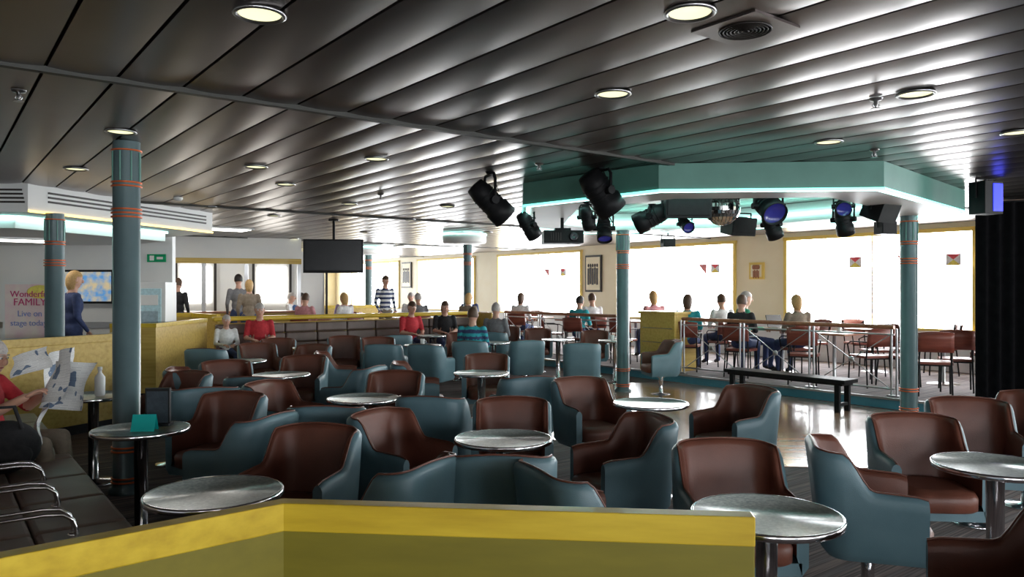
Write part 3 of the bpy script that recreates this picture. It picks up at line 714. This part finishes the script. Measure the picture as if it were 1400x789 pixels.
b = MB(); b.box((-9.2, 11.2, 1.15), (2.0, 0.1, 2.3), 'cream'); b.obj('wall_side_cream')
M['map'] = mat('map_screen', (0.1, 0.3, 0.6), 0.3, 0, (0.6, 0.5, 0.3), 9)
nt = M['map'].node_tree; bs = nt.nodes['Principled BSDF']; nt.links.new([nn for nn in nt.nodes if nn.type == 'VALTORGB'][0].outputs[0], bs.inputs['Emission Color']); bs.inputs['Emission Strength'].default_value = 0.6
b = MB(); b.box((0, 0, 0), (0.92, 0.07, 0.55), 'black'); b.box((0, -0.037, 0), (0.85, 0.004, 0.48), 'map'); b.box((0, 0.06, 0), (0.3, 0.1, 0.2), 'black')
b.obj('wall_television', (-6.95, 12.42, 1.63), bevel=0.006)
b = MB(); b.box((0, 0, 0.85), (0.62, 0.6, 1.7), 'white'); b.box((0, -0.31, 1.3), (0.5, 0.02, 0.6), cloth('machineblue', (0.45, 0.65, 0.7))); b.box((0, -0.31, 0.55), (0.5, 0.02, 0.6), 'white')
b.box((0.0, -0.325, 1.42), (0.42, 0.01, 0.16), 'white'); b.box((0, -0.325, 1.15), (0.42, 0.01, 0.2), cloth('machinegrey', (0.3, 0.4, 0.45))); b.box((0, -0.33, 0.2), (0.4, 0.02, 0.1), 'dark')
b.obj('vending_machine', (-5.75, 12.1, 0), 0.15, bevel=0.02)
# bar front with opening
b = MB(); wl = 4.2
b.box((wl / 2, 0, 2.5), (wl, 0.2, 0.5), 'white'); b.box((wl / 2, -0.12, 2.22), (wl, 0.06, 0.12), 'tan')
for x in (0.05, 1.2, 2.1, 3.0, wl - 0.05): b.box((x, 0, 1.2), (0.08, 0.2, 2.1), 'steel')
b.box((wl / 2, -0.05, 0.6), (wl - 0.3, 0.4, 0.9), 'tan'); b.box((wl / 2, -0.05, 1.07), (wl - 0.2, 0.5, 0.04), 'wood')
b.obj('wall_bar_front', (-8.9, 16.4, 0.0), 0.30)
b = MB(); b.box((0, 0, 1.2), (4.4, 0.15, 2.4), 'white')  # white wall, glowing panels added to stand in for bright windows
for k in range(5): b.box((-1.8 + 0.9 * k, -0.09, 1.55), (0.7, 0.03, 0.9), 'fill_glow' if k in (1, 3) else 'white'); b.box((-1.35 + 0.9 * k, -0.1, 1.4), (0.06, 0.05, 1.8), 'dark')
b.obj('bar_glow_window_wall', (-7.0, 19.2, 0.15), 0.30)
b = MB(); b.box((0, 0, 1.3), (2.0, 0.15, 2.6), 'cream'); b.obj('wall_partition', (-6.5, 21.4, 0.15), TH)
b = MB(); b.box((0, 0, 0), (0.62, 0.04, 0.46), 'dark'); b.box((0, -0.022, 0), (0.52, 0.01, 0.36), 'cream')
for k in range(4): b.box((-0.18 + 0.12 * k, -0.03, -0.03), (0.06, 0.008, 0.2), 'copper'); b.ell((-0.18 + 0.12 * k, -0.03, 0.09), (0.03, 0.008, 0.035), 'dark', 8, 6)
b.obj('framed_picture', (-6.66, 21.14, 2.02), TH)
# poster sign
e = bpy.data.objects.new('poster_sign_stand', None); scene.collection.objects.link(e); e.location = (-5.72, 9.05, 0)
b = MB(); b.box((0, 0, 1.33), (0.66, 0.03, 0.70), 'white'); b.box((0, -0.018, 1.33), (0.60, 0.006, 0.64), 'pink')
for sx in (-1, 1): b.tube([(sx * .25, 0.02, 1.0), (sx * .25, 0.02, 0.03)], 0.014, 'steel', 8); b.box((sx * .25, 0, 0.012), (0.05, 0.4, 0.024), 'steel')
b.tube([(-.25, 0.02, 0.4), (.25, 0.02, 0.4)], 0.01, 'steel', 8)
b.ell((0.12, -0.022, 1.56), (0.16, 0.004, 0.08), cloth('flagyellow', (1, 1, 0)), 16, 8)
b.obj('board', parent=e)
for txt, z, s, mm in (('Wonderful', 1.50, 0.105, 'magenta'), ('FAMILY', 1.40, 0.12, 'magenta'), ('Live on', 1.27, 0.10, 'posterblue'), ('stage today!', 1.16, 0.095, 'posterblue')):
    c = bpy.data.curves.new('text', 'FONT'); c.body = txt; c.size = s; c.align_x = 'CENTER'; c.extrude = 0.002; c.materials.append(M[mm])
    o = bpy.data.objects.new('lettering', c); scene.collection.objects.link(o); o.parent = e; o.location = (0, -0.028, z); o.rotation_euler = (PI / 2, 0, 0)
b = MB(); b.box((0, 0, 0), (0.3, 0.03, 0.13), cloth('exitgreen', (0.0, 0.3, 0.12))); b.box((-0.07, -0.018, 0), (0.07, 0.004, 0.08), 'white'); b.box((0.06, -0.018, 0), (0.1, 0.004, 0.04), 'white'); b.obj('exit_sign', (-5.85, 12.52, 2.1))

# ------------------------------------------------------------ people
def person(name, x, y, z0, d, pose='sit', shirt='grey', pants='khaki', hair='brownhair', long=False, sleeve=True, sc=1.0, seat=0.45, J=None, vox=0.017, headdown=0.15, shoe='cloth_black', lean=0.0, stripes=None):
    S = {}
    if pose == 'stand':
        S = dict(pel=(0, 0, .95), wai=(0, 0, 1.1), che=(0, .01, 1.28), neb=(0, -.01, 1.46), hed=(0, .025, 1.63))
        for k, sx in (('L', -1), ('R', 1)):
            S['hip' + k] = (sx * .09, 0, .90); S['kne' + k] = (sx * .1, .03 + .05 * sx, .49); S['ank' + k] = (sx * .11, -.02 + .06 * sx, .08); S['toe' + k] = (sx * .13, .12 + .06 * sx, .035)
            S['sho' + k] = (sx * .175, -.01, 1.40); S['elb' + k] = (sx * .235, -.03, 1.13); S['wri' + k] = (sx * .20, .12, .93)
    else:
        q = seat
        S = dict(pel=(0, 0, q + .10), wai=(0, .0 + lean * .2, q + .24), che=(0, .01 + lean * .5, q + .42), neb=(0, 0.0 + lean * .8, q + .6), hed=(0, .04 + lean, q + .76))
        for k, sx in (('L', -1), ('R', 1)):
            S['hip' + k] = (sx * .09, .02, q + .085); S['kne' + k] = (sx * .12, .43, q + .06); S['ank' + k] = (sx * .12, .40, .08); S['toe' + k] = (sx * .13, .54, .035)
            S['sho' + k] = (sx * .175, -.01 + lean * .7, q + .545); S['elb' + k] = (sx * .225, .06 + lean * .7, q + .29); S['wri' + k] = (sx * .10, .30 + lean * .5, q + .27)
    if J: S.update(J)
    S = {k: Vector(v_) for k, v_ in S.items()}
    bb = MB(); lab = []
    def limb(a, c, r0, r1, l):
        A, C = S[a], S[c]; n_ = 5
        bb.tube([A.lerp(C, i / n_) for i in range(n_ + 1)], [r0 + (r1 - r0) * i / n_ for i in range(n_ + 1)], 'skin', 12)
        bb.ell(A, (r0,) * 3, 'skin', 12, 8); bb.ell(C, (r1,) * 3, 'skin', 12, 8); lab.append((A, C, l))
    for c, r in (('pel', (.165, .12, .12)), ('wai', (.145, .105, .13)), ('che', (.165, .115, .17))): bb.ell(S[c], r, 'skin', 20, 12)
    bb.ell((S['shoL'] + S['shoR']) / 2 + Vector((0, 0, -.03)), (.175, .085, .08), 'skin', 20, 10)
    lab += [(S['pel'] + Vector((0, 0, .05)), S['wai'], 'shirt'), (S['wai'], S['che'], 'shirt'), (S['shoL'], S['shoR'], 'shirt'), (S['hipL'], S['hipR'], 'pants'), (S['che'], S['neb'] - Vector((0, 0, .07)), 'shirt')]
    bb.tube([S['neb'] - Vector((0, 0, .05)), S['neb'].lerp(S['hed'], .35), S['hed'] + Vector((0, -.02, -.04))], [.07, .053, .052], 'skin', 14)
    lab += [(S['neb'] + Vector((0, 0, .02)), S['hed'], 'skin')]
    sl = 'shirt' if sleeve else 'skin'
    for k in 'LR':
        limb('hip' + k, 'kne' + k, .088, .06, 'pants'); limb('kne' + k, 'ank' + k, .058, .04, 'pants'); limb('ank' + k, 'toe' + k, .042, .034, 'shoe')
        limb('sho' + k, 'elb' + k, .058, .043, 'shirt'); limb('elb' + k, 'wri' + k, .042, .028, sl)
    hp = Matrix.Rotation(-headdown, 3, 'X'); H = S['hed']
    bb.ell(H, (.076, .096, .11), 'skin', 20, 14, hp); bb.ell(H + hp @ Vector((0, .028, -.062)), (.054, .06, .058), 'skin', 16, 10, hp)
    tmp = bb.obj('tmp'); rm = tmp.modifiers.new('r', 'REMESH'); rm.mode = 'VOXEL'; rm.voxel_size = vox; rm.use_smooth_shade = True
    sm = tmp.modifiers.new('s', 'SMOOTH'); sm.iterations = 4; sm.factor = 0.5
    dg = bpy.context.evaluated_depsgraph_get(); me = bpy.data.meshes.new_from_object(tmp.evaluated_get(dg))
    out = MB(); sh = M['cloth_' + shirt]; pa = M['cloth_' + pants]
    mp = dict(shirt=sh, pants=pa, skin=M['skin'], shoe=M[shoe])
    def sd(p, a, c):
        ab = c - a; t_ = max(0, min(1, (p - a).dot(ab) / max(1e-9, ab.length_squared))); return (p - a - ab * t_).length
    vs = [v_.co.copy() for v_ in me.vertices]; fs = []; mm = []
    for f in me.polygons:
        c = f.center; best = min(lab, key=lambda L_: sd(c, L_[0], L_[1])); l = best[2]
        if c.z > S['neb'].z + 0.03 and (c - H).length < .2: l = 'skin'
        m_ = mp[l]
        if l == 'shirt' and stripes and int((c.z + 5) / 0.05) % 2: m_ = M['cloth_' + stripes]
        fs.append(tuple(f.vertices)); mm.append(m_)
    out.add(vs, fs, mm, True)
    bpy.data.objects.remove(tmp); bpy.data.meshes.remove(me)
    def hv(a): return H + hp @ Vector(a)
    out.ell(hv((0, .1, -.012)), (.013, .02, .024), 'skin', 10, 8, hp)
    for sx in (-1, 1):
        out.ell(hv((sx * .078, -.005, -.005)), (.01, .02, .032), 'skin', 10, 8, hp)
        out.ell(hv((sx * .031, .083, .014)), (.014, .011, .009), 'eyew', 10, 8, hp); out.ell(hv((sx * .031, .093, .014)), (.006, .003, .006), 'dark', 8, 6, hp)
        out.ell(hv((sx * .031, .088, .034)), (.018, .007, .004), hair, 8, 6, hp)
    out.ell(hv((0, .086, -.055)), (.023, .008, .006), 'lip', 10, 6, hp)
    cond = (lambda a, c, e_: (e_ > .42) or (c < .12 and e_ > -.45)) if not long else (lambda a, c, e_: (e_ > .42) or (c < .06))
    out.ell(hv((0, -.008, .01)), (.086, .107, .119), hair, 24, 16, hp, cond, 1.6 if long else None)
    out.ell(hv((0, -.012, .012)), (.083, .103, .114), hair, 20, 12, hp, lambda a, c, e_: (e_ > .38) or (c < .15 and e_ > -.5))
    for k, sx in (('L', -1), ('R', 1)):
        w = S['wri' + k]; dd = (w - S['elb' + k]).normalized()
        lat = dd.cross(Vector((0, 0, 1))); lat = lat.normalized() if lat.length > .2 else Vector((0, 1, 0)); nn = lat.cross(dd).normalized()
        Rm = Matrix((lat, dd, nn)).transposed()
        out.ell(w + dd * .045, (.04, .055, .017), 'skin', 12, 8, Rm)
        for i, (o_, ln) in enumerate(((-.03, .062), (-.011, .074), (.009, .07), (.027, .056))):
            a = w + dd * .08 + lat * o_
            p2 = a + dd * ln * .45 - nn * .006; p3 = p2 + dd * ln * .3 - nn * .02; p4 = p3 + dd * ln * .08 - nn * .022
            out.tube([a - dd * .02, p2, p3, p4], [.0095, .009, .008, .006], 'skin', 8)
        ts = -sx * lat.dot(Vector((1, 0, 0))); ts = 1 if ts >= 0 else -1
        a = w + dd * .025 + lat * ts * .03
        out.tube([a, a + lat * ts * .025 + dd * .025 - nn * .008, a + lat * ts * .03 + dd * .055 - nn * .018], [.012, .011, .008], 'skin', 8)
    if sc != 1.0: out.v = [p * sc for p in out.v]
    return out.obj(name, (x, y, z0), face(*d))

person('seated_reader', -3.60, 5.22, 0, (1, -0.02), 'sit', 'red', 'khaki', 'greyhair', sleeve=False, vox=0.012, headdown=0.25, seat=0.44,
       J=dict(kneL=(-.12, .44, .56), kneR=(.12, .46, .55), ankL=(-.12, .52, .08), ankR=(.13, .58, .08), toeL=(-.13, .66, .035), toeR=(.14, .72, .035),
              wai=(0, -.02, .66), che=(0, -.04, .82), neb=(0, -.02, .98), hed=(0, .03, 1.13), shoL=(-.175, -.05, .94), shoR=(.175, -.05, .94),
              elbL=(-.24, .12, .76), elbR=(.24, .13, .74), wriL=(-.16, .36, .90), wriR=(.17, .38, .88)))
def page(b, o, ex, ey, w, h, curl, nx=14, ny=10, ph=0):
    o = Vector(o); ex = Vector(ex).normalized(); ey = Vector(ey).normalized(); nz = ex.cross(ey); vs = []
    for j in range(ny + 1):
        for i in range(nx + 1):
            s_ = i / nx; t_ = j / ny
            vs.append(o + ex * w * s_ + ey * h * t_ + nz * (curl * math.sin(s_ * PI * 1.2 + ph) + 0.02 * math.sin(t_ * 5 + s_ * 3 + ph)))
    b.add(vs, [(j * (nx + 1) + i, j * (nx + 1) + i + 1, (j + 1) * (nx + 1) + i + 1, (j + 1) * (nx + 1) + i) for j in range(ny) for i in range(nx)], 'paper', True)
    b.pg = getattr(b, 'pg', []) + [(nx, ny, w, h)]
b = MB()
page(b, (0, 0, 0), (0.55, -0.55, 0.15), (0.25, 0.05, 1), 0.34, 0.36, 0.03)
page(b, (0, 0, 0), (-0.25, 0.95, 0.1), (0.2, 0.0, 1), 0.32, 0.36, -0.03, ph=1)
page(b, (0.03, -0.02, -0.02), (0.75, -0.45, 0.05), (0.3, 0.1, 1), 0.36, 0.33, 0.04, ph=2)
page(b, (-0.02, -0.03, 0.05), (0.5, -0.6, -0.15), (-0.2, 0.1, -1), 0.33, 0.24, 0.03, ph=.5)
page(b, (-0.12, -0.12, 0.20), (0.8, -0.2, 0.25), (-0.15, 0.1, 1), 0.28, 0.14, 0.02, ph=.9)
def uvf(me):
    uvl = me.uv_layers.new(name='UVMap'); uvs = []
    for nx, ny, w, h in b.pg:
        for j in range(ny + 1):
            for i in range(nx + 1): uvs.append((i / nx * w, j / ny * h))
    for lp_ in me.loops: uvl.data[lp_.index].uv = uvs[lp_.vertex_index]
b.uv = uvf
b.obj('newspaper', (-3.2, 5.2, 0.80))
b = MB(); b.ell((0, 0, 0.16), (0.2, 0.15, 0.165), 'cloth_black', 20, 12); b.tube([(-.1, -.08, .28), (-.05, -.1, .42), (.06, -.1, .42), (.1, -.08, .28)], 0.012, 'cloth_black', 8)
b.ell((0.02, -0.1, 0.12), (0.14, 0.07, 0.09), 'cloth_black', 16, 8); b.obj('black_shoulder_bag', (-3.17, 4.75, 0.45), 0.5)

person('standing_woman', -6.35, 11.0, 0, (0.8, 0.9), 'stand', 'navy', 'navy', 'blond', True, sc=1.06)
person('seated_adult', -4.32, 13.02, 0, (0.35, -1), 'sit', 'red', 'navy', 'greyhair', sleeve=False, seat=.47)
person('seated_child', -4.78, 12.72, 0, (0.6, -1), 'sit', 'white', 'navy', 'greyhair', sc=.8, seat=.57)
person('seated_adult', -1.98, 14.75, 0, (0.6, -.9), 'sit', 'red', 'navy', 'brownhair', sleeve=False, sc=1.0, seat=.47, lean=.06)
person('seated_woman', -1.35, 15.25, 0, (0.3, -1), 'sit', 'black', 'navy', 'brownhair', True, sleeve=False, seat=.47)
person('seated_child', -0.6, 11.52, 0, (0.2, 1), 'sit', 'teal', 'navy', 'brownhair', sc=.98, stripes='navy', seat=.46)
person('seated_adult', -0.3, 13.92, 0, (0.3, 1), 'sit', 'grey', 'navy', 'greyhair', seat=.46)
person('standing_man', -2.95, 17.7, 0.15, (0.7, -1), 'stand', 'navy', 'khaki', 'brownhair', stripes='white')
person('standing_man', -5.75, 16.0, 0.15, (-0.6, 1), 'stand', 'grey', 'navy', 'darkhair')
person('standing_woman', -5.25, 15.2, 0.15, (-0.5, 1), 'stand', 'khaki', 'navy', 'blond', True, sc=.93)
person('standing_man', -6.9, 15.7, 0.15, (0.1, 1), 'stand', 'black', 'navy', 'brownhair', sc=.95)
def guest(nm, x, y, dx, dy, sh, hr, lg, sc=1.0, vox=.018, st=None):
    cafe(x, y, dx, dy); person(nm, x, y, 0.15, (dx, dy), 'sit', sh, 'navy', hr, lg, sc=sc, vox=vox, seat=.465 / sc, stripes=st)
guest('seated_woman', 3.1, 13.45, 0.4, 1, 'teal', 'brownhair', True)
guest('seated_adult', 3.78, 12.55, 0.6, 0.8, 'black', 'brownhair', False)
guest('seated_adult', 4.05, 13.3, 1, 0.05, 'green', 'greyhair', False, 1.06)
guest('seated_adult', 3.95, 14.3, -0.2, 1, 'white', 'brownhair', False)
guest('seated_woman', 4.75, 12.65, -0.2, 1, 'khaki', 'blond', True)
guest('seated_woman', 2.95, 15.8, -0.3, 1, 'pinkish', 'blond', True, 1.06)
guest('seated_adult', 1.75, 16.55, -.3, 1, 'white', 'brownhair', False)
guest('seated_adult', 1.35, 15.3, 0.7, 1, 'teal', 'darkhair', False, .95)
for x, y, dx, dy, sh, hr, lg in [(-2.6, 19.6, 0, -1, 'white', 'greyhair', False), (-1.1, 19.7, 0, -1, 'navy', 'brownhair', False), (0.2, 17.9, .4, 1, 'white', 'brownhair', True), (-5.1, 18.3, 1, -.5, 'blue', 'darkhair', False),
                         (-4.1, 18.6, -.2, -1, 'lilac', 'brownhair', True), (-3.75, 17.1, -1, .6, 'white', 'blond', True), (-4.6, 16.9, .2, 1, 'pinkish', 'brownhair', False), (-2.2, 17.9, -.4, 1, 'grey', 'greyhair', False), (-6.4, 20.3, 0, -1, 'black', 'darkhair', False), (-5.6, 19.2, 1, 0, 'white', 'greyhair', False), (-1.0, 17.3, .4, 1, 'khaki', 'blond', True)]:
    guest('seated_guest', x, y, dx, dy, sh, hr, lg, vox=.02)

# ------------------------------------------------------------ small things
b = MB(); b.lathe([(0.035, 0), (0.04, 0.02), (0.04, 0.15), (0.014, 0.19), (0.014, 0.21), (0.018, 0.212), (0.018, 0.235), (0, 0.237)], (0, 0, 0), 'white', 20); b.obj('white_bottle', (-3.38, 6.24, 0.7215))
for x, y in ((-3.55, 6.15), (-3.28, 6.36)):
    b = MB(); b.lathe([(0.028, 0), (0.038, 0.09), (0.042, 0.092), (0.042, 0.1), (0, 0.1)], (0, 0, 0), 'white', 20); b.obj('paper_cup', (x, y, 0.7215))
b = MB(); b.add([(-.07, -.04, 0), (.07, -.04, 0), (.07, 0, .1), (-.07, 0, .1), (-.07, .04, 0), (.07, .04, 0)], [(0, 1, 2, 3), (3, 2, 5, 4)], 'tealcard'); b.obj('tent_card', (-2.27, 4.70, 0.722), 0.1)
b = MB(); b.box((0, 0, 0.12), (0.15, 0.03, 0.24), 'black'); b.box((0, -0.016, 0.12), (0.13, 0.003, 0.2), cloth('menu', (0.02, 0.03, 0.04))); b.box((0, 0, 0.008), (0.16, 0.09, 0.016), 'black'); b.obj('menu_holder', (-2.27, 4.88, 0.722), 0.1)
for x, y, z in ((-1.4, 11.9, .7215), (4.75, 13.25, .9), (3.8, 15.0, .9), (5.2, 12.1, .9), (1.7, 12.9, .7215)):
    b = MB(); b.lathe([(0.03, 0), (0.036, 0.09), (0.034, 0.09), (0.028, 0.005), (0, 0.005)], (0, 0, 0), 'white', 16)
    b.tube([(0.033, 0, 0.07), (0.055, 0, 0.06), (0.055, 0, 0.035), (0.031, 0, 0.025)], 0.005, 'white', 6); b.obj('coffee_mug', (x, y, z))
b = MB(); b.box((0, 0, 0.01), (0.34, 0.24, 0.02), 'steel'); b.box((0, 0.16, 0.12), (0.34, 0.015, 0.22), 'dark', rx=-0.3); b.obj('laptop', (4.75, 13.45, 0.9), 0.4)

# ------------------------------------------------------------ light
w = bpy.data.worlds.new('World'); scene.world = w; w.use_nodes = True
bg = w.node_tree.nodes['Background']; bg.inputs['Color'].default_value = (0.93, 0.97, 1.0, 1); bg.inputs['Strength'].default_value = 19.0
cam = bpy.data.cameras.new('camera'); cam.lens = 1040 / 1400 * 36; cam.sensor_width = 36
co = bpy.data.objects.new('camera', cam); scene.collection.objects.link(co); co.location = (0, 0, 1.6); co.rotation_euler = (PI / 2, 0, 0)
cam.clip_start = 0.02
scene.camera = co
scene.view_settings.view_transform = 'Standard'
scene.view_settings.look = 'None'
